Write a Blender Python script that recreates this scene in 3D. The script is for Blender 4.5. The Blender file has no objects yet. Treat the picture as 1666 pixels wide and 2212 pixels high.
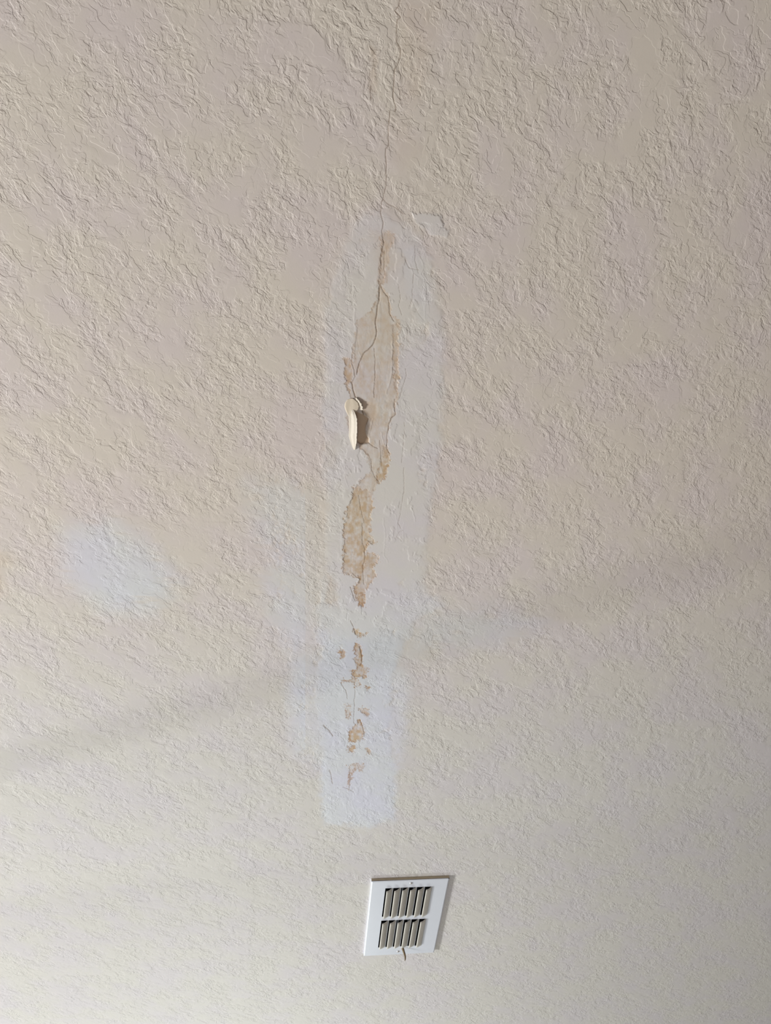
import bpy, bmesh, math
import numpy as np
from mathutils import Matrix, Vector

C = bpy.context.scene.collection
sc = bpy.context.scene

# ------------------------------------------------------------------ camera
W2, H2, F = 833.0, 1106.0, 1600.0           # image centre and focal length in pixels of a 1666 x 2212 frame
CAM_Z, CEIL = 1.5, 2.7
HC = CEIL - CAM_Z
RX = np.array([0.9941105, -0.01408743, -0.10745167])
RY = np.array([-0.07042178, -0.83761291, -0.541706])
RZ = np.array([-0.08237166, 0.54608256, -0.83367184])
R = np.array([RX, RY, RZ])                    # camera axes -> world
cam_d = bpy.data.cameras.new('camera')
cam = bpy.data.objects.new('camera', cam_d)
C.objects.link(cam)
cam_d.sensor_fit = 'VERTICAL'
cam_d.sensor_height = 24.0
cam_d.lens = 24.0 * F / 2212.0
cam_d.clip_start = 0.02
mw = Matrix(R.tolist()).to_4x4()
mw.translation = (0, 0, CAM_Z)
cam.matrix_world = mw
sc.camera = cam

# ------------------------------------------------------------------ light and exposure
sc.cycles.max_bounces = 4
sc.cycles.diffuse_bounces = 3
sc.cycles.glossy_bounces = 2
sc.cycles.caustics_reflective = False
sc.cycles.caustics_refractive = False
sc.view_settings.view_transform = 'Standard'
sc.view_settings.look = 'None'
sc.view_settings.exposure = 0.0
sc.view_settings.gamma = 1.0
sc.view_settings.use_curve_mapping = False
wd = bpy.data.worlds.new('daylight')
sc.world = wd
wd.use_nodes = True
bg = wd.node_tree.nodes['Background']
bg.inputs[0].default_value = (0.75, 0.86, 1.0, 1)
bg.inputs[1].default_value = 0.4


def area(name, loc, target, sx, sy, power, col):
    d = bpy.data.lights.new(name, 'AREA')
    d.shape = 'RECTANGLE'
    d.size, d.size_y = sx, sy
    d.energy = power
    d.color = col
    o = bpy.data.objects.new(name, d)
    C.objects.link(o)
    o.location = loc
    o.rotation_euler = (Vector(target) - Vector(loc)).to_track_quat('-Z', 'Y').to_euler()
    return o


# sunlight thrown up from the paving outside the left window (the wide lamp); the tiny lamp is added to sharpen the bar shadows and relief
area('bar_shadow_lamp', (-5.5, 3.37, 0.2), (-0.5, 1.4, 2.7), 0.045, 0.045, 72, (1.0, 0.985, 0.97))
area('sunlit_paving', (-5.4, 2.4, 0.2), (-0.5, 1.4, 2.7), 0.8, 0.8, 415, (1.0, 0.985, 0.97))
# daylight coming up through the far window
area('far_window_daylight', (-0.5, 5.7, 0.6), (-0.8, 2.6, 2.7), 1.6, 0.8, 105, (0.96, 1.0, 0.98))
# soft light bounced about the room
area('floor_bounce', (0.6, 1.2, 0.15), (0.6, 1.2, 2.7), 3.5, 4.0, 12, (1.0, 0.96, 0.94))

# ------------------------------------------------------------------ helpers


def world_to_px(x, y, z=CEIL):
    d = np.stack([x, y, np.full_like(x, z - CAM_Z)], -1)
    c = d @ R                                   # world -> camera
    return W2 + F * c[..., 0] / -c[..., 2], H2 - F * c[..., 1] / -c[..., 2]


def px_to_world(px, py, z=CEIL):
    d = R @ np.array([px - W2, -(py - H2), -F])
    t = (z - CAM_Z) / d[2]
    return float(d[0] * t), float(d[1] * t)


def hashg(ix, iy, seed):
    h = (ix.astype(np.int64) * 374761393 + iy.astype(np.int64) * 668265263 + seed * 1442695041) & 0xffffffff
    h = ((h ^ (h >> 13)) * 1274126177) & 0xffffffff
    h = (h ^ (h >> 16)) & 0xffff
    return h / 65535.0


def vnoise(x, y, seed=0):
    x0, y0 = np.floor(x), np.floor(y)
    fx, fy = x - x0, y - y0
    fx = fx * fx * (3 - 2 * fx)
    fy = fy * fy * (3 - 2 * fy)
    a, b = hashg(x0, y0, seed), hashg(x0 + 1, y0, seed)
    c, d = hashg(x0, y0 + 1, seed), hashg(x0 + 1, y0 + 1, seed)
    return (a * (1 - fx) + b * fx) * (1 - fy) + (c * (1 - fx) + d * fx) * fy


def fbm(x, y, seed=0, octv=4, rough=0.55):
    s, a, n = 0, 1.0, 0
    for i in range(octv):
        s = s + a * vnoise(x * 2 ** i + 17.3 * i, y * 2 ** i - 9.1 * i, seed + i)
        n += a
        a *= rough
    return s / n                                # 0..1


def ss(a, b, x):
    t = np.clip((x - a) / (b - a), 0, 1)
    return t * t * (3 - 2 * t)


def seg_dist(x, y, pts):
    d = np.full(x.shape, 1e9)
    for (ax, ay), (bx, by) in zip(pts[:-1], pts[1:]):
        vx, vy = bx - ax, by - ay
        t = np.clip(((x - ax) * vx + (y - ay) * vy) / (vx * vx + vy * vy + 1e-9), 0, 1)
        d = np.minimum(d, np.hypot(x - ax - t * vx, y - ay - t * vy))
    return d


def sdf(x, y, poly):
    """signed distance in the same units, positive inside"""
    out = np.full(x.shape, -1e3)
    p = np.array(poly, float)
    m = (x > p[:, 0].min() - 40) & (x < p[:, 0].max() + 40) & (y > p[:, 1].min() - 40) & (y < p[:, 1].max() + 40)
    if not m.any():
        return out
    xs, ys = x[m], y[m]
    q = list(poly) + [poly[0]]
    d = seg_dist(xs, ys, q)
    ins = np.zeros(xs.shape, bool)
    for (ax, ay), (bx, by) in zip(q[:-1], q[1:]):
        if ay == by:
            continue
        c = (ay > ys) != (by > ys)
        ins ^= c & (xs < (bx - ax) * (ys - ay) / (by - ay) + ax)
    out[m] = np.where(ins, d, -d)
    return out


def srgb(r, g, b):
    f = lambda c: c / 12.92 if c <= 0.04045 else ((c + 0.055) / 1.055) ** 2.4
    return (f(r / 255), f(g / 255), f(b / 255))


def link(name, me, parent=None, mat=None, kind=None, label=None):
    o = bpy.data.objects.new(name, me)
    C.objects.link(o)
    if mat:
        me.materials.append(mat)
    if parent:
        o.parent = parent
    if kind:
        o['kind'] = kind
    if label:
        o['label'] = label
    return o


def mesh_from(name, verts, faces, smooth=False):
    me = bpy.data.meshes.new(name)
    me.from_pydata(verts, [], faces)
    me.update()
    if smooth:
        me.polygons.foreach_set('use_smooth', [True] * len(me.polygons))
    return me


def fast_mesh(name, co, quads):
    me = bpy.data.meshes.new(name)
    n, k = len(co), len(quads)
    me.vertices.add(n)
    me.vertices.foreach_set('co', co.astype(np.float32).ravel())
    me.loops.add(k * 4)
    me.loops.foreach_set('vertex_index', quads.astype(np.int32).ravel())
    me.polygons.add(k)
    me.polygons.foreach_set('loop_start', np.arange(k, dtype=np.int32) * 4)
    me.polygons.foreach_set('use_smooth', np.ones(k, bool))
    me.update()
    me.validate()
    return me


def nodes(mat):
    mat.use_nodes = True
    nt = mat.node_tree
    return nt, nt.nodes, nt.links, nt.nodes['Principled BSDF']


def paint(name, col, rough=0.5, noise=0.04, scale=30, metallic=0.0, bump=0.0):
    m = bpy.data.materials.new(name)
    nt, N, L, p = nodes(m)
    p.inputs['Roughness'].default_value = rough
    p.inputs['Metallic'].default_value = metallic
    tc = N.new('ShaderNodeTexCoord')
    nz = N.new('ShaderNodeTexNoise')
    nz.inputs['Scale'].default_value = scale
    nz.inputs['Detail'].default_value = 4
    L.new(tc.outputs['Object'], nz.inputs['Vector'])
    mx = N.new('ShaderNodeMix')
    mx.data_type = 'RGBA'
    mx.inputs[6].default_value = (*[c * (1 - noise) for c in col], 1)
    mx.inputs[7].default_value = (*[min(1, c * (1 + noise)) for c in col], 1)
    L.new(nz.outputs[0], mx.inputs[0])
    L.new(mx.outputs[2], p.inputs['Base Color'])
    if bump:
        b = N.new('ShaderNodeBump')
        b.inputs['Distance'].default_value = bump
        L.new(nz.outputs[0], b.inputs['Height'])
        L.new(b.outputs[0], p.inputs['Normal'])
    return m


# ------------------------------------------------------------------ plaster material
def plaster():
    m = bpy.data.materials.new('textured_plaster')
    nt, N, L, p = nodes(m)
    p.inputs['Roughness'].default_value = 0.62
    p.inputs['Specular IOR Level'].default_value = 0.35

    def math_(op, a, b=None, c=None, clamp=False):
        n = N.new('ShaderNodeMath')
        n.operation = op
        n.use_clamp = clamp
        for i, v in enumerate((a, b, c)):
            if v is None:
                continue
            if isinstance(v, (int, float)):
                n.inputs[i].default_value = v
            else:
                L.new(v, n.inputs[i])
        return n.outputs[0]

    def noise(vec, scale, detail=3, rough=0.5, out=0, dist=0.0):
        n = N.new('ShaderNodeTexNoise')
        n.inputs['Scale'].default_value = scale
        n.inputs['Detail'].default_value = detail
        n.inputs['Roughness'].default_value = rough
        n.inputs['Distortion'].default_value = dist
        L.new(vec, n.inputs['Vector'])
        return n.outputs[out]

    def step(v, a, b):
        n = N.new('ShaderNodeMapRange')
        n.interpolation_type = 'SMOOTHSTEP'
        n.inputs['From Min'].default_value = a
        n.inputs['From Max'].default_value = b
        L.new(v, n.inputs['Value'])
        return n.outputs[0]

    def vmath(op, a, b):
        n = N.new('ShaderNodeVectorMath')
        n.operation = op
        for i, v in enumerate((a, b)):
            if isinstance(v, tuple):
                n.inputs[i].default_value = v
            elif isinstance(v, float):
                n.inputs['Scale'].default_value = v
            else:
                L.new(v, n.inputs[i])
        return n.outputs[0]

    tc = N.new('ShaderNodeTexCoord')
    # flatten onto the ceiling plane so small height steps do not shift the pattern
    P = vmath('MULTIPLY', tc.outputs['Object'], (1, 1, 0))
    # the trowel dragged everything slightly along one diagonal
    rot = N.new('ShaderNodeMapping')
    rot.inputs['Rotation'].default_value = (0, 0, math.radians(-42))
    L.new(P, rot.inputs['Vector'])
    P = vmath('MULTIPLY', rot.outputs[0], (0.86, 1.10, 1))
    w = vmath('SUBTRACT', noise(P, 14, 3, 0.55, out=1), (0.5, 0.5, 0.5))
    P1 = vmath('ADD', P, vmath('SCALE', w, 0.028))
    w2 = vmath('SUBTRACT', noise(P, 75, 2, 0.5, out=1), (0.5, 0.5, 0.5))
    P2 = vmath('ADD', P1, vmath('SCALE', w2, 0.0045))
    busy = step(noise(P, 13, 2, 0.55), 0.41, 0.53)
    busy2 = step(noise(vmath('ADD', P, (3.1, 1.7, 0)), 16, 1, 0.5), 0.42, 0.56)
    # terraces: several smooth plateaus with sharp edges
    a = noise(P2, 31, 2.4, 0.55)
    t1 = step(a, 0.44, 0.465)
    t2 = step(a, 0.55, 0.572)
    b = noise(P2, 66, 2, 0.6)
    t3 = step(b, 0.46, 0.50)
    t4 = step(b, 0.57, 0.61)
    c = noise(P2, 130, 2, 0.6)
    t5 = step(c, 0.50, 0.56)
    # thin trowel ridges: zero crossings of another noise
    r = noise(P1, 34, 3, 0.5)
    rid = math_('SUBTRACT', 1.0, step(math_('ABSOLUTE', math_('SUBTRACT', r, 0.5)), 0.0, 0.012))
    h = math_('MULTIPLY', t1, math_('ADD', 0.15, math_('MULTIPLY', busy, 0.28)))
    h = math_('ADD', h, math_('MULTIPLY', math_('MULTIPLY', t2, busy2), 0.36))
    hb = math_('ADD', math_('MULTIPLY', t3, 0.3), math_('MULTIPLY', t4, 0.22))
    hb = math_('ADD', hb, math_('MULTIPLY', t5, 0.14))
    h = math_('ADD', h, math_('MULTIPLY', math_('SUBTRACT', hb, 0.30), busy))
    h = math_('ADD', h, math_('MULTIPLY', math_('MULTIPLY', rid, 0.22), busy2))
    at = N.new('ShaderNodeAttribute')
    at.attribute_name = 'relief'
    h = math_('MULTIPLY', h, at.outputs['Fac'])
    h = math_('ADD', h, math_('MULTIPLY', noise(P, 420, 2, 0.6), 0.07))
    h = math_('ADD', h, math_('MULTIPLY', noise(P, 17, 1, 0.5), 0.10))
    bp = N.new('ShaderNodeBump')
    bp.inputs['Strength'].default_value = 1.0
    bp.inputs['Distance'].default_value = 0.00085
    bp.invert = True                             # the plaster is proud towards the room, i.e. downwards
    L.new(h, bp.inputs['Height'])
    L.new(bp.outputs[0], p.inputs['Normal'])
    # paint colour with slight uneven tone
    ac = N.new('ShaderNodeAttribute')
    ac.attribute_name = 'tone'
    tn = noise(P, 7, 3, 0.6)
    mx = N.new('ShaderNodeMix')
    mx.data_type = 'RGBA'
    mx.blend_type = 'MULTIPLY'
    mx.inputs[0].default_value = 1.0
    ramp = N.new('ShaderNodeValToRGB')
    ramp.color_ramp.elements[0].position = 0.38
    ramp.color_ramp.elements[0].color = (0.99, 0.958, 0.985, 1)
    ramp.color_ramp.elements[1].position = 0.58
    ramp.color_ramp.elements[1].color = (1.0, 0.985, 0.938, 1)
    L.new(tn, ramp.inputs[0])
    L.new(ac.outputs['Color'], mx.inputs[6])
    L.new(ramp.outputs[0], mx.inputs[7])
    L.new(mx.outputs[2], p.inputs['Base Color'])
    return m


PLASTER = plaster()

# ------------------------------------------------------------------ ceiling: damage map
# outlines of the damage, read from the photograph and carried onto the ceiling plane
COMPOUND = [
    ([(790, 462), (825, 458), (845, 470), (880, 490), (905, 505), (935, 560), (945, 640), (958, 700), (962, 790),
      (955, 900), (950, 1000), (932, 1100), (922, 1180), (915, 1270), (960, 1310), (900, 1340), (860, 1420),
      (850, 1500), (845, 1600), (850, 1700), (850, 1760), (800, 1780), (705, 1775), (695, 1700), (690, 1600),
      (675, 1500), (690, 1400), (680, 1320), (700, 1220), (705, 1100), (700, 1000), (695, 900), (705, 800),
      (700, 700), (712, 620), (745, 540), (770, 480)], 1.0, 14),
    ([(885, 455), (955, 462), (958, 492), (968, 500), (966, 518), (930, 505), (905, 482)], 1.0, 3),
    ([(905, 1325), (1090, 1318), (1180, 1345), (1080, 1385), (980, 1395), (890, 1410)], 0.75, 45),
    ([(535, 1045), (610, 1040), (690, 1060), (705, 1200), (690, 1330), (640, 1420), (585, 1330), (560, 1180)], 0.55, 40),
    ([(140, 1150), (240, 1125), (330, 1190), (385, 1260), (330, 1310), (230, 1315), (150, 1240)], 1.0, 45),  # separate pale blue-white patch far to the left
    ([(640, 1420), (700, 1400), (710, 1600), (690, 1660), (640, 1620), (625, 1500)], 0.8, 35),
    ([(850, 1440), (890, 1460), (880, 1600), (850, 1680), (840, 1560)], 0.7, 25),
]
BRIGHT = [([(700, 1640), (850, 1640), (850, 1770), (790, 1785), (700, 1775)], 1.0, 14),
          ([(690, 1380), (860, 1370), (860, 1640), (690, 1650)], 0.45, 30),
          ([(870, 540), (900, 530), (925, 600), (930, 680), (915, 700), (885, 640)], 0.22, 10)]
# smooth (floated) zones where the knockdown texture is lost
SMOOTH = [
    ([(842, 520), (900, 520), (915, 570), (915, 620), (885, 690), (862, 700), (868, 800), (866, 900), (900, 900),
      (905, 1020), (925, 1120), (920, 1240), (850, 1290), (800, 1380), (790, 1480), (800, 1560), (740, 1580),
      (742, 1450), (748, 1350), (730, 1290), (738, 1060), (742, 930), (735, 860), (752, 740), (775, 640), (800, 540)], 1, 8),
    ([(730, 1660), (830, 1640), (835, 1740), (740, 1760)], 0.75, 10),
    ([(888, 458), (950, 464), (955, 488), (905, 480)], 1, 2),
    ([(385, 1125), (430, 1100), (500, 1120), (470, 1170), (400, 1190)], .8, 12),
]
# exposed and stained drywall paper: (outline, strength, edge softness, darkness of the tide line)
EXPOSED = [
    ([(821, 612), (838, 640), (845, 680), (860, 690), (862, 745), (862, 800), (857, 850), (852, 880), (855, 895),
      (846, 902), (841, 914), (838, 930), (837, 945), (835, 968), (840, 980), (830, 1010), (826, 1035), (812, 1040),
      (806, 1058), (800, 1075), (775, 1080), (762, 1070), (774, 1045), (800, 1018), (795, 985), (776, 960), (760, 955),
      (752, 900), (757, 850), (745, 830), (743, 785), (752, 775), (764, 780), (764, 740), (770, 690), (795, 680), (812, 650)], 0.45, 3, 0.3),
    ([(830, 500), (850, 505), (845, 530), (838, 570), (830, 612), (818, 612), (822, 560), (824, 520)], 0.5, 5, 0.3),
    ([(763, 1052), (800, 1060), (805, 1090), (800, 1125), (800, 1165), (812, 1175), (796, 1170), (790, 1195), (820, 1200),
      (812, 1222), (800, 1225), (786, 1228), (783, 1250), (770, 1246), (742, 1240), (743, 1205), (742, 1150),
      (744, 1130), (750, 1100), (762, 1078)], 0.85, 3, 0.4),
    ([(783, 1222), (806, 1222), (812, 1245), (800, 1262), (790, 1278), (782, 1290), (783, 1308), (776, 1305), (770, 1290),
      (762, 1268), (775, 1262), (780, 1250)], 0.72, 2.5, 0.6),
    ([(776, 1284), (789, 1283), (790, 1296), (782, 1312), (773, 1304)], 1.15, 2, 0.9),
    ([(763, 1360), (772, 1360), (776, 1370), (795, 1364), (790, 1376), (775, 1378), (766, 1370)], 0.9, 1.5, 0.8),
    ([(768, 1388), (775, 1390), (784, 1410), (782, 1436), (786, 1445), (798, 1442), (790, 1452), (791, 1464), (776, 1462),
      (762, 1464), (758, 1450), (770, 1444), (766, 1420), (764, 1400)], 0.95, 2, 0.7),
    ([(732, 1405), (743, 1404), (744, 1420), (733, 1420)], 0.95, 2, 0.7),
    ([(735, 1467), (762, 1466), (776, 1474), (776, 1482), (770, 1490), (766, 1478), (752, 1472), (738, 1474)], 0.5, 1.5, 0.8),
    ([(790, 1480), (803, 1484), (795, 1494)], 0.6, 2, 0.8),
    ([(744, 1520), (754, 1524), (760, 1545), (754, 1552), (748, 1538)], 0.4, 2, 0.8),
    ([(775, 1528), (797, 1527), (794, 1545), (786, 1540)], 0.75, 2, 0.6),
    ([(772, 1560), (780, 1556), (786, 1575), (784, 1596), (770, 1600), (752, 1602), (756, 1580), (764, 1572)], 0.85, 2.5, 0.7),
    ([(751, 1612), (768, 1610), (763, 1628), (753, 1626)], 0.75, 2.5, 0.7),
    ([(789, 1615), (800, 1616), (800, 1630), (792, 1628)], 0.7, 2.5, 0.7),
    ([(752, 1650), (786, 1653), (782, 1664), (765, 1662), (758, 1675), (758, 1700), (755, 1702), (753, 1680)], 0.4, 2, 0.7),
    ([(742, 770), (755, 775), (758, 800), (756, 850), (750, 840), (744, 810)], 0.9, 3, 0.3),
    ([(832, 960), (842, 980), (830, 1035), (812, 1045), (822, 1000)], 0.85, 4, 0.6),
    ([(850, 700), (862, 700), (862, 800), (856, 860), (850, 800)], 0.7, 4, 0.3),
]
FAINT = [([(862, 0), (950, 0), (945, 60), (925, 130), (915, 200), (885, 240), (868, 210), (862, 100)], 0.17, 24),
         ([(842, 250), (880, 260), (915, 330), (870, 370), (845, 340)], 0.11, 18),
         ([(800, 100), (815, 110), (812, 205), (800, 200)], 0.25, 8),
         ([(-30, 1185), (20, 1190), (35, 1210), (12, 1225), (22, 1262), (5, 1295), (-30, 1295)], 0.22, 8),
         ([(705, 1230), (728, 1260), (726, 1310), (705, 1305)], 0.28, 10),
         ([(1120, 1310), (1190, 1320), (1260, 1335), (1180, 1350)], 0.10, 20),
         ([(800, 500), (850, 500), (870, 560), (830, 620), (810, 560)], 0.18, 14),
         ([(700, 930), (730, 940), (722, 1010), (705, 1000)], 0.15, 10),
         ([(1370, 820), (1420, 850), (1400, 905), (1370, 880)], 0.05, 20)]
PIT = [(765, 889), (776, 892), (786, 896), (797, 906), (790, 920), (789, 935), (797, 946), (797, 955.5), (780, 959),
       (772, 953), (773, 933), (772, 904)]
WEDGE = [(784, 864), (800, 872), (812, 872), (812, 890), (805, 912), (790, 898), (785, 884)]
CRACKS = [
    ([(863.7, -5), (863, 12), (853.6, 24), (866.8, 37.6), (859.7, 43.7), (855.6, 69), (856.6, 91.5), (865.8, 105.8), (863.7, 124)], 1.35, .85),
    ([(863.7, 124), (858, 139), (852, 150), (850.5, 163), (849.5, 199), (850.5, 219.6), (854.6, 232), (852.5, 242)], 1.45, .9),
    ([(841, 240), (839.3, 280), (839.3, 313), (834.2, 321), (833.2, 362), (835.2, 386), (833.2, 402.7), (829, 418), (829.6, 430),
      (825, 436), (822, 461), (828, 480), (825.5, 499), (829.6, 526), (824, 547.5), (825, 580)], 1.35, .85),
    ([(829, 430), (838, 440), (855, 450), (872, 462)], 1.6, .6),
    ([(831, 540), (831, 574), (832, 588), (828, 600)], .9, .7),
    ([(820, 615), (820, 639), (816, 660), (814.8, 672), (812, 700), (814, 715), (811, 732), (806, 745), (795, 757), (786, 764),
      (781, 775), (775.6, 785), (772, 800), (770, 809)], 1.7, 1),
    ([(821.5, 612), (828, 630), (837.7, 641), (840, 655), (841.8, 677), (851, 693)], 1.4, .8),
    ([(808, 753), (810.7, 790), (809, 830), (808.5, 858)], 1.0, .9),
    ([(762, 766), (760, 785), (765, 800), (766, 815), (762, 826)], 1.6, .7),
    ([(760, 826), (764, 845), (768, 857), (775, 868), (782, 880), (786, 896)], 2.2, 1),
    ([(852, 861), (852, 879), (855, 895), (846, 902), (841, 914), (838, 930), (836.7, 945), (834.8, 968), (841, 980)], 1.6, .9),
    ([(765, 889), (771, 900), (773, 933), (771, 954), (780, 959.5), (797, 956), (806, 964), (815, 968)], 1.3, .8),
    ([(820, 950), (822, 980), (824, 1000)], 1.2, .6), ([(802, 990), (803, 1015), (810, 1030), (818, 1040)], 1.1, .7),
    ([(775, 1070), (780, 1100), (787, 1125), (786, 1130)], 1.0, .7), ([(783, 1130), (784, 1175), (790, 1200), (784, 1225), (786, 1262)], 1.2, .7),
    ([(757, 1268), (765, 1290), (768, 1298)], 1.6, .7), ([(758, 1340), (763, 1352), (768, 1370)], 1.2, .7),
    ([(776, 1398), (782, 1415), (782, 1430), (778, 1438)], 2.0, 1), ([(736, 1475), (740, 1482), (748, 1492), (750, 1510)], 1.1, .7),
    ([(768, 1490), (766, 1520), (765, 1545), (764, 1560), (768, 1565)], .9, .7),
    ([(778, 1555), (784, 1568), (787, 1590)], 1.7, .8), ([(699, 1567), (711, 1578), (719, 1590)], 1.8, .7),
    ([(713, 1663), (716, 1680), (718, 1692)], 1.6, .6), ([(755, 1660), (757, 1685), (756, 1702)], 1.1, .7),
    ([(742, 1700), (755, 1704), (764, 1711)], 1.2, .6), ([(874, 560), (884, 578), (905, 583)], 1.2, .5),
    ([(897, 530), (898, 560), (903, 590)], 1.1, .5), ([(862, 615), (866, 645), (862, 660), (868, 680)], .9, .5),
    ([(893, 590), (892, 640), (884, 665)], .9, .5), ([(874, 905), (872, 960), (868, 1000)], .8, .5),
    ([(873, 1010), (873, 1060), (865, 1110), (860, 1130), (866, 1140)], .9, .5), ([(872, 1145), (862, 1150), (858, 1160), (868, 1168)], 1, .4),
    ([(877, 795), (878, 810), (867, 845), (862, 860)], 1, .6), ([(740, 170), (736, 190), (741, 205)], .9, .3),
    ([(802, 187), (801, 200), (803, 215)], 1.3, .7), ([(885, 640), (900, 670), (915, 690)], .9, .3),
]
RIDGES = [
    ([(767, 665), (766, 700), (768, 720)], 2.5, .8), ([(769, 722), (765, 760)], 2.2, 1.2),
    ([(849, 735), (846, 800), (842, 830), (834, 850)], 2.2, 1.2), ([(775, 760), (782, 772), (780, 782)], 1.6, .8),
    ([(806, 905), (801, 918), (798, 936), (797, 955)], 2.0, 1.2), ([(785, 862), (782, 880), (784, 895)], 2.2, 1.0),
    ([(822, 934), (827, 950), (830, 962)], 1.5, 1), ([(820, 960), (822, 1000), (826, 1020)], 1.4, .8),
    ([(832, 955), (838, 975), (842, 990)], 1.4, 1), ([(829, 1120), (833, 1165), (830, 1195), (836, 1215)], 1.5, .6),
    ([(890, 1095), (893, 1110), (898, 1125)], 1.6, .8), ([(736, 1135), (738, 1170), (740, 1230)], 2, .5),
    ([(856, 1110), (859, 1150), (868, 1165)], 1.3, .5), ([(872, 1130), (870, 1170)], 1.3, .5),
    ([(885, 570), (892, 590), (905, 600), (903, 615)], 1.6, .7), ([(905, 545), (915, 575), (920, 640), (918, 690)], 2.0, .6),
    ([(725, 1650), (728, 1668), (738, 1675)], 1.6, .6), ([(715, 1720), (717, 1760)], 1.6, .5), ([(748, 1740), (749, 1770)], 1.6, .5),
    ([(760, 1735), (768, 1752), (770, 1755)], 1.5, .6), ([(808, 1695), (806, 1715)], 1.5, .5),
    ([(690, 960), (715, 960), (735, 1040)], 1.5, .5), ([(738, 1000), (745, 1030), (752, 1050)], 1.6, .6),
]

# ------------------------------------------------------------------ ceiling mesh
X0, X1, Y0, Y1 = -3.0, 3.2, -2.4, 5.2
xs = np.concatenate([np.arange(X0, -1.3, 0.2), np.arange(-1.3, -0.064, 0.022), np.arange(-0.06, 0.285, 0.00105),
                     np.arange(0.285, 2.2, 0.025), np.arange(2.2, X1, 0.2), [X1]])
rows = [px_to_world(835 - 0.05 * p, p)[1] for p in np.arange(-30, 1830, 1.45)]
ys = np.concatenate([np.arange(Y0, rows[0] - 0.05, 0.2), rows, np.arange(rows[-1] + 0.01, 2.9, 0.02),
                     np.arange(2.9, Y1, 0.2), [Y1]])
HOLE = (0.238, 0.390, 2.062, 2.408)
xs = np.unique(np.concatenate([xs, HOLE[:2]]))
ys = np.unique(np.concatenate([ys, HOLE[2:]]))
GX, GY = np.meshgrid(xs, ys)
PX, PY = world_to_px(GX, GY)
behind = (GY < -1.0)
PX = np.where(behind, -5000.0, PX)
PY = np.where(behind, -5000.0, PY)
# natural irregularity of every outline
wx = (fbm(GX * 60, GY * 60, 3, 5, 0.62) - 0.5)
wy = (fbm(GX * 60, GY * 60, 11, 5, 0.62) - 0.5)
QX, QY = PX + wx * 22, PY + wy * 22
fx_ = fbm(GX * 230, GY * 200, 63, 4, 0.7) - 0.5
fy_ = fbm(GX * 230, GY * 200, 71, 4, 0.7) - 0.5
RX2, RY2 = PX + wx * 6, PY + wy * 6
SX2, SY2 = PX + wx * 12 + fx_ * 16, PY + wy * 12 + fy_ * 16

compound = np.zeros(GX.shape)
for poly, s, soft in COMPOUND:
    compound = np.maximum(compound, s * ss(-soft, soft, sdf(QX, QY, poly)))
patchy = fbm(GX * 35, GY * 22, 21, 4)
grain = fbm(GX * 150, GY * 110, 77, 4, 0.65)
compound = compound * ss(0.30, 0.62, patchy + 0.30 * compound + 0.5 * (grain - 0.5))
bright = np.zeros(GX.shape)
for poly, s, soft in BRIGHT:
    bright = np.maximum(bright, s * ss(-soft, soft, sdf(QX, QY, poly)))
smooth = np.zeros(GX.shape)
for poly, s, soft in SMOOTH:
    smooth = np.maximum(smooth, s * ss(-soft, soft, sdf(QX, QY, poly)))
stain = np.zeros(GX.shape)
tide = np.zeros(GX.shape)
exposed = np.zeros(GX.shape)
blot = fbm(GX * 130, GY * 90, 31, 4, 0.6)
for poly, s, soft, dk in EXPOSED:
    d = sdf(SX2, SY2, poly)
    m = ss(-soft, soft * 0.6, d)
    stain = np.maximum(stain, s * m)
    tide = np.maximum(tide, dk * ss(-soft * 0.8, 0.4, d) * (1 - ss(0.6, 4.0, d)) * ss(0.36, 0.60, blot + 0.04))
    exposed = np.maximum(exposed, ss(-1.5, 1.5, d))
faint = np.zeros(GX.shape)
for poly, s, soft in FAINT:
    faint = np.maximum(faint, s * ss(-soft, soft, sdf(QX, QY, poly)))
pit = ss(-1.2, 0.8, sdf(RX2, RY2, PIT))
wedge = ss(-5, 3, sdf(RX2, RY2, WEDGE)) * (1 - pit)
crack = np.zeros(GX.shape)
for pts, wdt, s in CRACKS:
    p = np.array(pts)
    m = (PX > p[:, 0].min() - 12) & (PX < p[:, 0].max() + 12) & (PY > p[:, 1].min() - 12) & (PY < p[:, 1].max() + 12)
    d = seg_dist(PX[m] + wx[m] * 5, PY[m] + wy[m] * 5, pts)
    crack[m] = np.maximum(crack[m], s * (1 - ss(wdt * 0.25, wdt * 0.95, d)))
ridge = np.zeros(GX.shape)
for pts, wdt, s in RIDGES:
    p = np.array(pts)
    m = (PX > p[:, 0].min() - 12) & (PX < p[:, 0].max() + 12) & (PY > p[:, 1].min() - 12) & (PY < p[:, 1].max() + 12)
    d = seg_dist(PX[m] + wx[m] * 7, PY[m] + wy[m] * 7, pts)
    ridge[m] = np.maximum(ridge[m], s * (1 - ss(0.2, wdt, d)))

# heights, positive = proud of the ceiling towards the room (metres)
lumps = ss(0.52, 0.56, fbm(GX * 70, GY * 45, 41, 4, 0.6)) * smooth * (1 - exposed) * ss(0.45, .6, fbm(GX * 22, GY * 22, 44, 2))
plies = ss(0.50, 0.53, fbm(GX * 120, GY * 28, 51, 3, 0.6)) * exposed
height = (0.0004 * compound + 0.00035 * lumps - 0.0006 * exposed * ss(0.3, 0.6, stain) + 0.00012 * plies
          - 0.0018 * pit - 0.0004 * wedge - 0.00055 * crack + 0.00028 * ridge)
Z = CEIL - height

# colours
BASE = np.array(srgb(225, 215, 209))
COMP = np.array(srgb(225, 221, 222))
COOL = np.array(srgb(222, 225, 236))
PAPER = np.array(srgb(206, 181, 154))
TIDE = np.array(srgb(168, 118, 66))
CRK = np.array(srgb(132, 106, 84))


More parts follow.
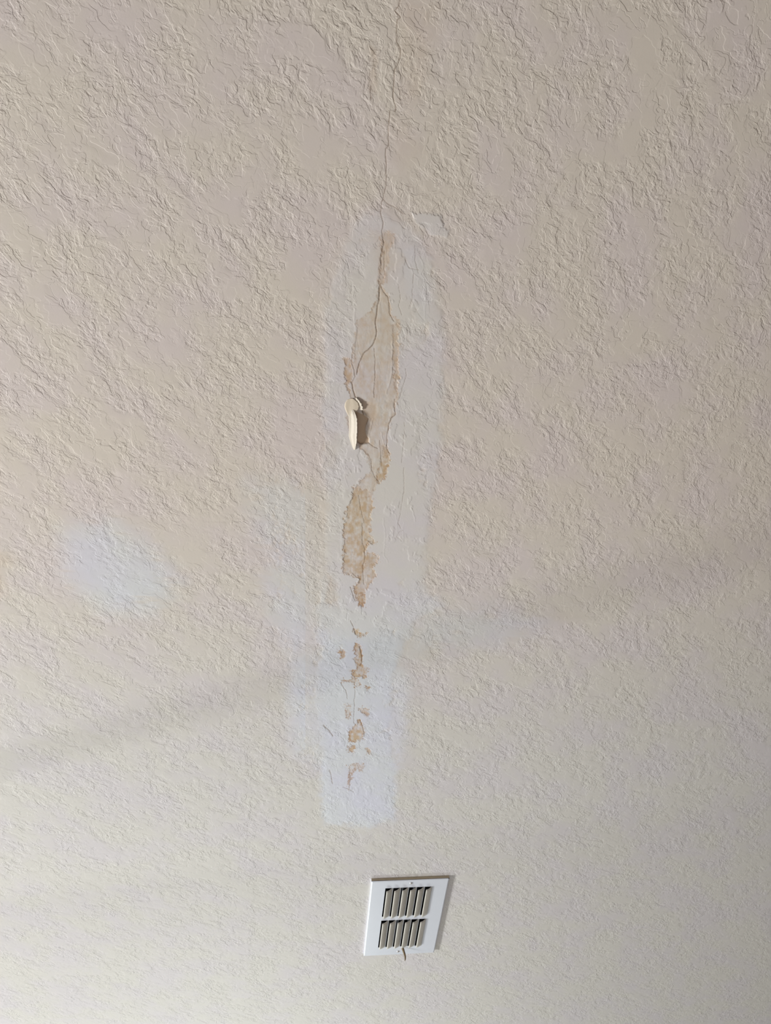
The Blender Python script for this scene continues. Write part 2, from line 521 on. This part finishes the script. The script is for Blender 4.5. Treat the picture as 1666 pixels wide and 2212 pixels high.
def mixc(a, b, t):
    return a * (1 - t[..., None]) + b * t[..., None]


# base tone runs from cream at the top to greyer at the bottom
cream_top = 1 - ss(1000, 1750, PY)
col = mixc(np.broadcast_to(np.array(srgb(220, 217, 217)), GX.shape + (3,)), BASE, np.clip(cream_top, 0, 1))
col = mixc(col, COMP, compound * (0.62 + 0.23 * ss(620, 850, PY)))
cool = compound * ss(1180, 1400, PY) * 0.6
left = compound * (PX < 660) * 0.55  # blue-white tone of the patches left of the joint
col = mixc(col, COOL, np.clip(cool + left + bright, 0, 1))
col = mixc(col, PAPER, np.clip(stain * (0.75 + 2.2 * (grain - 0.5)) + 0.25 * stain * (blot - 0.4), 0, 1))
col = mixc(col, PAPER, faint * (0.5 + blot))
col = mixc(col, np.array(srgb(204, 176, 148)), np.clip(0.8 * pit + 0.45 * wedge, 0, 1))
col = mixc(col, TIDE, np.clip(tide * 0.85, 0, 1))
stained_crack = ss(0.05, 0.3, stain + faint)
col = mixc(col, CRK, np.clip(crack * 0.8, 0, 1))
relief = 1.0 - 0.92 * np.clip(smooth + exposed, 0, 1)
relief = relief * (1 - 0.25 * compound) * (1 - 0.8 * np.clip(crack, 0, 1))

ny, nx = GX.shape
idx = np.arange(ny * nx).reshape(ny, nx)
quads = np.stack([idx[:-1, :-1], idx[1:, :-1], idx[1:, 1:], idx[:-1, 1:]], -1).reshape(-1, 4)   # faces down
cx = ((GX[:-1, :-1] + GX[1:, 1:]) / 2).ravel()
cy = ((GY[:-1, :-1] + GY[1:, 1:]) / 2).ravel()
keep = ~((cx > HOLE[0]) & (cx < HOLE[1]) & (cy > HOLE[2]) & (cy < HOLE[3]))


def fm(a):
    return ((a[:-1, :-1] + a[1:, 1:] + a[1:, :-1] + a[:-1, 1:]) / 4).ravel()


cls = np.zeros(len(quads), int)
cls[fm(compound) > 0.45] = 1
cls[fm(exposed) > 0.5] = 2
cls[fm(np.clip(crack, 0, 1)) > 0.45] = 3
co = np.stack([GX.ravel(), GY.ravel(), Z.ravel()], -1)
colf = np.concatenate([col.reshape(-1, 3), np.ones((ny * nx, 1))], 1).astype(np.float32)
relf = relief.ravel().astype(np.float32)

# smooth normals of the whole relief, shared by the pieces so that no seam shows
dzdy, dzdx = np.gradient(Z, ys, xs)
nrm = np.stack([dzdx, dzdy, -np.ones_like(Z)], -1)
nrm /= np.linalg.norm(nrm, axis=-1, keepdims=True)
nrmf = nrm.reshape(-1, 3)

ceiling = None
for k, nm in ((0, 'ceiling'), (1, 'joint_compound'), (2, 'exposed_paper'), (3, 'crack')):
    q = quads[(cls == k) & keep]
    used, inv = np.unique(q, return_inverse=True)
    me = fast_mesh(nm, co[used], inv.reshape(-1, 4))
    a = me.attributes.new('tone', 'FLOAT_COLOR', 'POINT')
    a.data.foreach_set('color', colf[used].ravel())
    a = me.attributes.new('relief', 'FLOAT', 'POINT')
    a.data.foreach_set('value', relf[used])
    me.normals_split_custom_set_from_vertices(nrmf[used].tolist())
    if k == 0:
        ceiling = link(nm, me, mat=PLASTER, kind='structure')
        ceiling['label'] = 'cream ceiling with knockdown texture, water stained along a drywall joint'
    else:
        link(nm, me, parent=ceiling, mat=PLASTER, label={1: 'whitish smoothed joint compound patch around the leak, with pale patches beside it',
             2: 'tan water-stained drywall paper laid bare', 3: 'thin dark crack along the joint'}[k])

# ------------------------------------------------------------------ peeling paint flap
FLAP = paint('peeled_paint', srgb(226, 214, 200), 0.6, 0.03, 120, bump=0.0004)


def curled(rowspec, name, parent, mat, label=None, thick=0.0006, n=12):
    """rowspec: (py, px_attached, px_free, drop of the free edge) -> a bent sheet with thickness"""
    V, Fc = [], []
    ks = []
    for (py, pa, pf, drop) in rowspec:
        for i in range(n + 1):
            t = i / n
            zz = CEIL - 0.0008 - drop * (t ** 1.25)
            fold = 0.0007 * math.sin(t * 9 + py * 0.02) * min(1, drop / 0.004) * (t * (1 - t) * 4)
            px = pa + (pf - pa) * t
            x, y = px_to_world(px, py, zz)
            ks.append(0)
            V.append((x, y, zz + fold))
    m = len(rowspec)
    top = len(V)
    V += [(x, y, z + thick) for (x, y, z) in V]
    I = lambda r, c: r * (n + 1) + c
    for r in range(m - 1):
        for c in range(n):
            Fc.append((I(r, c), I(r, c + 1), I(r + 1, c + 1), I(r + 1, c)))
            Fc.append((top + I(r, c), top + I(r + 1, c), top + I(r + 1, c + 1), top + I(r, c + 1)))
    for r in range(m - 1):
        for c in (0, n):
            Fc.append((I(r, c), I(r + 1, c), top + I(r + 1, c), top + I(r, c)))
    for c in range(n):
        for r in (0, m - 1):
            Fc.append((I(r, c), top + I(r, c), top + I(r, c + 1), I(r, c + 1)))
    me = mesh_from(name, V, Fc, True)
    bm = bmesh.new()
    bm.from_mesh(me)
    bmesh.ops.recalc_face_normals(bm, faces=bm.faces)
    bm.to_mesh(me)
    bm.free()
    return link(name, me, parent=parent, mat=mat, label=label)


def dense(rows_, k=5):
    out = []
    for a, b in zip(rows_[:-1], rows_[1:]):
        for i in range(k):
            t = i / k
            out.append(tuple(a[j] * (1 - t) + b[j] * t for j in range(4)))
    out.append(rows_[-1])
    return out


def jag(rows_, amp, seed):
    o = []
    for i, (py, a, b, d) in enumerate(rows_):
        w_ = math.sin(i * 1.7 + seed) * 0.6 + math.sin(i * 4.1 + seed * 3) * 0.4
        o.append((py, a, b + w_ * amp, d))
    return o


TAB = paint('tan_tab_shade', srgb(230, 214, 194), 0.75, 0.05, 160, bump=0.0003)  # tan colour paints in the shade of the tab's turned-away face
curled(jag(dense([(861, 757, 762, 0.0006), (864, 750, 767, 0.0007), (870, 746, 774, 0.0010), (878, 744.5, 776.5, 0.0013),
                  (884, 746, 775, 0.0016), (889, 748, 769, 0.002),
                  (895, 751, 765, 0.002), (900, 754, 762, 0.002)]), 0.4, 1.3),
       'flap_tab', ceiling, TAB, 'round tab above the curling flap, its tan shade painted in', n=12)
curled(jag(dense([(884, 757, 763, 0.001), (889, 754, 766, 0.003), (896, 753, 769, 0.006), (905, 754, 771.5, 0.0078),
                  (918, 755, 772, 0.009), (932, 754.5, 772, 0.0098), (941, 753.5, 771, 0.0095), (954, 757, 771, 0.0085),
                  (962, 760, 769, 0.007), (968, 762.5, 768, 0.005), (972, 765, 767, 0.0035)]), 0.5, 1.3),
       'peeling_paint_flap', ceiling, FLAP, 'cream paint flap curling down beside the bare paper', n=14)
curled(jag(dense([(859, 768, 770, 0.0008), (865, 769, 776, 0.002), (872, 773, 781, 0.003), (880, 776, 784, 0.0032),
                  (886, 780, 784, 0.0015)], 4), 1.2, 0.4),
       'torn_paper_shred', ceiling, FLAP, 'small ragged paint shred beside the flap', n=6)

# ------------------------------------------------------------------ air vent
WHITE = paint('white_enamel', srgb(226, 229, 240), 0.32, 0.015, 25)
LOUV = paint('dusty_white_enamel', srgb(222, 217, 209), 0.45, 0.07, 60)
RIM = paint('dusty_rim', srgb(204, 190, 166), 0.7, 0.12, 90)
DUCT = paint('grey_sheet_metal', srgb(104, 102, 100), 0.6, 0.15, 20, 0.4)
BLADE = paint('galvanised_blade', srgb(150, 155, 162), 0.4, 0.1, 40, 0.6)
LEV = paint('tarnished_lever', srgb(138, 118, 92), 0.6, 0.25, 150)
SCREW = paint('painted_screw', srgb(214, 214, 218), 0.3, 0.05, 200, 0.2)

vent = bpy.data.objects.new('air_vent', None)
C.objects.link(vent)
vent['label'] = 'white metal louvred air vent with two rows of slats set in the ceiling'
vent['category'] = 'vent'
PXa, PXb, PYa, PYb = 0.2025, 0.4285, 2.0335, 2.4500
VC = Vector(((PXa + PXb) / 2, (PYa + PYb) / 2, CEIL))
vent.location = VC
ZP = CEIL - 0.0095                              # face of the plate


def vpart(name, me, mat, label=None, parent=None):
    o = link(name, me, parent=parent or vent, mat=mat, label=label)
    return o


def shift(vs):
    return [(x - VC.x, y - VC.y, z - VC.z) for x, y, z in vs]


bpy.context.view_layer.update()
# slot layout
SX0, PITCH = 0.2450, 0.02315
R1, R2 = (2.0705, 2.2225), (2.2440, 2.4000)
slots = []
for (ya, yb) in (R1, R2):
    for i in range(6):
        a = SX0 + i * PITCH
        slots.append((a, a + PITCH - 0.0018, ya, yb))

# plate: face with twelve openings, made of a grid with cells left out; slightly domed border
gx = sorted({PXa, PXb, *[s[0] for s in slots], *[s[1] for s in slots], PXa + 0.003, PXb - 0.003})
gy = sorted({PYa, PYb, *R1, *R2, PYa + 0.003, PYb - 0.003})
V, Fc = [], []
TH = 0.0011
for z_ in (0, TH):
    for y in gy:
        for x in gx:
            edge = x in (gx[0], gx[-1]) or y in (gy[0], gy[-1])
            V.append((x, y, ZP + z_ + (0.0012 if edge else 0)))
nxg, nyg = len(gx), len(gy)
off = nxg * nyg


def open_cell(i, j):
    mx_, my_ = (gx[i] + gx[i + 1]) / 2, (gy[j] + gy[j + 1]) / 2
    return any(a < mx_ < b and c < my_ < d for a, b, c, d in slots)


for j in range(nyg - 1):
    for i in range(nxg - 1):
        if open_cell(i, j):
            continue
        a, b, c, d = j * nxg + i, j * nxg + i + 1, (j + 1) * nxg + i + 1, (j + 1) * nxg + i
        Fc.append((a, d, c, b))
        Fc.append((a + off, b + off, c + off, d + off))
        for (p, q, ni, nj) in ((a, b, i, j - 1), (b, c, i + 1, j), (c, d, i, j + 1), (d, a, i - 1, j)):
            if ni < 0 or nj < 0 or ni >= nxg - 1 or nj >= nyg - 1 or open_cell(ni, nj):
                Fc.append((p, q, q + off, p + off))
me = mesh_from('face_plate', shift(V), Fc)
vpart('face_plate', me, WHITE)

# rim: four thin walls from the plate back to the ceiling
V, Fc = [], []
o_ = 0.0
loop = [(PXa, PYa), (PXb, PYa), (PXb, PYb), (PXa, PYb)]
inn = [(PXa + .0012, PYa + .0012), (PXb - .0012, PYa + .0012), (PXb - .0012, PYb - .0012), (PXa + .0012, PYb - .0012)]
for ring, z_ in ((loop, ZP + 0.0012), (loop, CEIL + 0.0006), (inn, CEIL + 0.0006), (inn, ZP + 0.0012)):
    V += [(x, y, z_) for x, y in ring]
for r in range(4):
    for i in range(4):
        j = (i + 1) % 4
        Fc.append((r * 4 + i, r * 4 + j, ((r + 1) % 4) * 4 + j, ((r + 1) % 4) * 4 + i))
me = mesh_from('rim', shift(V), Fc)
bm = bmesh.new(); bm.from_mesh(me); bmesh.ops.recalc_face_normals(bm, faces=bm.faces); bm.to_mesh(me); bm.free()
rim = vpart('rim', me, RIM, 'dusty tan edge of the vent')
me.materials.append(WHITE)
for pl in me.polygons:
    if abs(pl.normal.y) < 0.5 or pl.center.y > 0:
        pl.material_index = 1

# louvres: each blade hinged on its right edge, hanging open on its left
NA, NB = 8, 14


def louvre_mesh():
    V = []
    wdt, ln = PITCH - 0.0018, R1[1] - R1[0]
    for t_ in (0, 0.0009):
        for j in range(NB + 1):
            v = j / NB
            for i in range(NA + 1):
                u = i / NA                       # 0 hinge (right), 1 free edge (left)
                drop = 0.0098 * (1 if v < 0.94 else 1 - 0.35 * (v - 0.94) / 0.06) * (math.sin(u * math.pi / 2) ** 1.1)
                # the far end is pressed back to the plate in a curve, the near end is cut at a slant
                vv = v
                y = 0.0 + ln * vv
                x = wdt * (1 - 0.88 * u)
                V.append((x, y, -drop + t_))
    off_ = (NA + 1) * (NB + 1)
    I = lambda j, i: j * (NA + 1) + i
    Fc = []
    for j in range(NB):
        for i in range(NA):
            Fc.append((I(j, i), I(j, i + 1), I(j + 1, i + 1), I(j + 1, i)))
            Fc.append((off_ + I(j, i), off_ + I(j + 1, i), off_ + I(j + 1, i + 1), off_ + I(j, i + 1)))
    for j in range(NB):
        for i in (0, NA):
            Fc.append((I(j, i), I(j + 1, i), off_ + I(j + 1, i), off_ + I(j, i)))
    for i in range(NA):
        for j in (0, NB):
            Fc.append((I(j, i), off_ + I(j, i), off_ + I(j, i + 1), I(j, i + 1)))
    me = mesh_from('louver', V, Fc, False)
    bm = bmesh.new(); bm.from_mesh(me); bmesh.ops.recalc_face_normals(bm, faces=bm.faces); bm.to_mesh(me); bm.free()
    me.polygons.foreach_set('use_smooth', [len(p.vertices) == 4 and abs(p.normal.y) < 0.6 for p in me.polygons])
    me.materials.append(LOUV)
    return me


lm = louvre_mesh()
for (a, b, c, d) in slots:
    o = bpy.data.objects.new('louver', lm)
    C.objects.link(o)
    o.parent = vent
    o.location = (a - VC.x, c - VC.y, ZP + 0.0004 - VC.z)
    o.scale = (1, (d - c) / (R1[1] - R1[0]), 1)


# duct box above the plate
def box_verts(x0, x1, y0, y1, z0, z1):
    return [(x0, y0, z0), (x1, y0, z0), (x1, y1, z0), (x0, y1, z0), (x0, y0, z1), (x1, y0, z1), (x1, y1, z1), (x0, y1, z1)]


BF = [(0, 3, 2, 1), (4, 5, 6, 7), (0, 1, 5, 4), (1, 2, 6, 5), (2, 3, 7, 6), (3, 0, 4, 7)]


def hollow(x0, x1, y0, y1, z0, z1, t=0.001):
    V, Fc = [], []
    for b in ((x0, x0 + t, y0, y1, z0, z1), (x1 - t, x1, y0, y1, z0, z1), (x0 + t, x1 - t, y0, y0 + t, z0, z1),
              (x0 + t, x1 - t, y1 - t, y1, z0, z1), (x0, x1, y0, y1, z1, z1 + t)):
        n = len(V)
        V += box_verts(*b)
        Fc += [tuple(i + n for i in f) for f in BF]
    return V, Fc


V, Fc = hollow(0.2385, 0.3895, 2.0625, 2.4075, CEIL - 0.004, CEIL + 0.16)
vpart('duct_box', mesh_from('duct_box', shift(V), Fc), DUCT, 'dark metal duct behind the slats')
# damper blades seen between the slats
for xx, tilt in ((0.268, 0.004), (0.300, 0.003), (0.332, 0.004), (0.3635, 0.003)):
    V = []
    for (x, z) in ((xx, CEIL + 0.006), (xx + 0.0012, CEIL + 0.006), (xx + tilt + 0.0012, CEIL + 0.032), (xx + tilt, CEIL + 0.032)):
        V.append((x, z))
    P3 = [(x, 2.066, z) for x, z in V] + [(x, 2.404, z) for x, z in V]
    vpart('damper_blade', mesh_from('damper_blade', shift(P3), [(0, 1, 2, 3), (7, 6, 5, 4), (0, 4, 5, 1), (1, 5, 6, 2), (2, 6, 7, 3), (3, 7, 4, 0)]), BLADE)

# screws: domed heads with a slot
for (x, y) in ((0.3178, 2.0486), (0.3106, 2.4290)):
    bm = bmesh.new()
    rr = 0.0042
    prof = [(rr, 0.0), (rr * 0.97, -0.0009), (rr * 0.75, -0.0021), (rr * 0.4, -0.0028)]
    rings = []
    for (r_, z) in prof:
        rings.append([bm.verts.new((x + r_ * math.cos(k * math.pi / 8) - VC.x, y + r_ * math.sin(k * math.pi / 8) - VC.y, ZP + 0.0003 + z - VC.z)) for k in range(16)])
    for r_ in range(3):
        for k in range(16):
            bm.faces.new((rings[r_][k], rings[r_][(k + 1) % 16], rings[r_ + 1][(k + 1) % 16], rings[r_ + 1][k]))
    top = bm.verts.new((x - VC.x, y - VC.y, ZP - 0.0028 - VC.z))
    for k in range(16):
        bm.faces.new((rings[3][k], rings[3][(k + 1) % 16], top))
    bmesh.ops.recalc_face_normals(bm, faces=bm.faces)
    me = bpy.data.meshes.new('screw')
    bm.to_mesh(me); bm.free()
    sc_o = vpart('screw', me, SCREW)
    # the dark driver slot across the head
    V = box_verts(x - 0.0030 - VC.x, x + 0.0030 - VC.x, y - 0.0005 - VC.y, y + 0.0005 - VC.y, ZP - 0.0029 - VC.z, ZP - 0.0022 - VC.z)
    link('driver_slot', mesh_from('driver_slot', V, BF), parent=sc_o, mat=RIM)

# the bent damper lever poking out below the lower row
pts = [(0.3225, 2.4050, ZP + 0.002), (0.3235, 2.4070, ZP - 0.004), (0.3262, 2.4130, ZP - 0.009), (0.3292, 2.4200, ZP - 0.014),
       (0.3312, 2.4260, ZP - 0.019), (0.3312, 2.4300, ZP - 0.024), (0.3300, 2.4330, ZP - 0.028)]
wd_ = [0.0042, 0.0042, 0.0036, 0.0032, 0.0028, 0.0020, 0.0008]
V, Fc = [], []
for (x, y, z), w_ in zip(pts, wd_):
    V += [(x - w_, y, z), (x + w_, y + 0.001, z), (x + w_, y + 0.001, z + 0.0014), (x - w_, y, z + 0.0014)]
for r in range(len(pts) - 1):
    for i in range(4):
        j = (i + 1) % 4
        Fc.append((r * 4 + i, r * 4 + j, r * 4 + 4 + j, r * 4 + 4 + i))
Fc += [(3, 2, 1, 0), tuple(len(V) - 4 + i for i in range(4))]
vpart('damper_lever', mesh_from('damper_lever', shift(V), Fc, True), LEV, 'bent tan lever poking out at the foot of the slats')

# ------------------------------------------------------------------ rest of the room (outside the frame, shapes the light)
WALLM = paint('wall_paint', srgb(214, 208, 202), 0.7, 0.03, 6, bump=0.0006)
FLOORM = paint('carpet', srgb(172, 162, 152), 0.95, 0.15, 60)
TRIMM = paint('trim_white', srgb(235, 235, 232), 0.4, 0.02, 12)
GL = bpy.data.materials.new('window_glass')
nt, N, L, p = nodes(GL)
N.remove(p)
tr, gl_, mxs = N.new('ShaderNodeBsdfTransparent'), N.new('ShaderNodeBsdfGlossy'), N.new('ShaderNodeMixShader')
tr.inputs[0].default_value = (0.95, 0.97, 0.96, 1)
gl_.inputs['Roughness'].default_value = 0.02
mxs.inputs[0].default_value = 0.06
L.new(tr.outputs[0], mxs.inputs[1])
L.new(gl_.outputs[0], mxs.inputs[2])
L.new(mxs.outputs[0], N['Material Output'].inputs[0])


def boxes(name, bl, mat, kind='structure', parent=None, label=None):
    V, Fc = [], []
    for b in bl:
        n = len(V)
        V += box_verts(*b)
        Fc += [tuple(i + n for i in f) for f in BF]
    o = link(name, mesh_from(name, V, Fc), mat=mat, parent=parent, label=label)
    if kind:
        o['kind'] = kind
    return o


T = 0.12
boxes('floor', [(X0 - T, X1 + T, Y0 - T, Y1 + T, -0.1, 0)], FLOORM)
WY0, WY1, WZ0, WZ1 = 0.5, 3.95, 0.85, 2.15
boxes('wall_left', [(X0 - T, X0, Y0 - T, WY0, 0, CEIL + .02), (X0 - T, X0, WY1, Y1 + T, 0, CEIL + .02),
                    (X0 - T, X0, WY0, WY1, 0, WZ0), (X0 - T, X0, WY0, WY1, WZ1, CEIL + .02)], WALLM)
FX0, FX1, FZ0, FZ1 = -1.9, 0.9, 0.7, 2.2
boxes('wall_far', [(X0, FX0, Y1, Y1 + T, 0, CEIL + .02), (FX1, X1 + T, Y1, Y1 + T, 0, CEIL + .02),
                   (FX0, FX1, Y1, Y1 + T, 0, FZ0), (FX0, FX1, Y1, Y1 + T, FZ1, CEIL + .02)], WALLM)
boxes('wall_right', [(X1, X1 + T, Y0 - T, Y1, 0, CEIL + .02)], WALLM)
boxes('wall_back', [(X0, X1, Y0 - T, Y0, 0, CEIL + .02)], WALLM)
fr = 0.05
xa, xb = X0 - 0.09, X0 - 0.04
w1 = boxes('window_1', [(xa, xb, WY0, WY0 + fr, WZ0, WZ1), (xa, xb, WY1 - fr, WY1, WZ0, WZ1),
                        (xa, xb, WY0, WY1, WZ0, WZ0 + fr), (xa, xb, WY0, WY1, WZ1 - fr, WZ1),
                        (xa, xb - .01, 2.404, 2.418, WZ0, WZ1), (xa, xb - .01, 2.426, 2.440, WZ0, WZ1)], TRIMM)
boxes('window_pane', [(xa + .02, xa + .024, WY0, WY1, WZ0, WZ1)], GL, None, w1)
boxes('window_sill', [(X0 - .04, X0 + .05, WY0 - .05, WY1 + .05, WZ0 - .03, WZ0)], TRIMM, None, w1)
ya, yb = Y1 + 0.04, Y1 + 0.09
w2 = boxes('window_2', [(FX0, FX0 + fr, ya, yb, FZ0, FZ1), (FX1 - fr, FX1, ya, yb, FZ0, FZ1),
                        (FX0, FX1, ya, yb, FZ0, FZ0 + fr), (FX0, FX1, ya, yb, FZ1 - fr, FZ1)], TRIMM)
boxes('window_pane', [(FX0, FX1, ya + .02, ya + .024, FZ0, FZ1)], GL, None, w2)
boxes('window_sill', [(FX0 - .05, FX1 + .05, Y1 - .05, Y1 + .04, FZ0 - .03, FZ0)], TRIMM, None, w2)
boxes('baseboard_left', [(X0, X0 + .015, Y0, Y1, 0, .1)], TRIMM)
boxes('baseboard_far', [(X0 + .015, X1 - .015, Y1 - .015, Y1, 0, .1)], TRIMM)
boxes('baseboard_right', [(X1 - .015, X1, Y0, Y1, 0, .1)], TRIMM)
boxes('baseboard_back', [(X0 + .015, X1 - .015, Y0, Y0 + .015, 0, .1)], TRIMM)
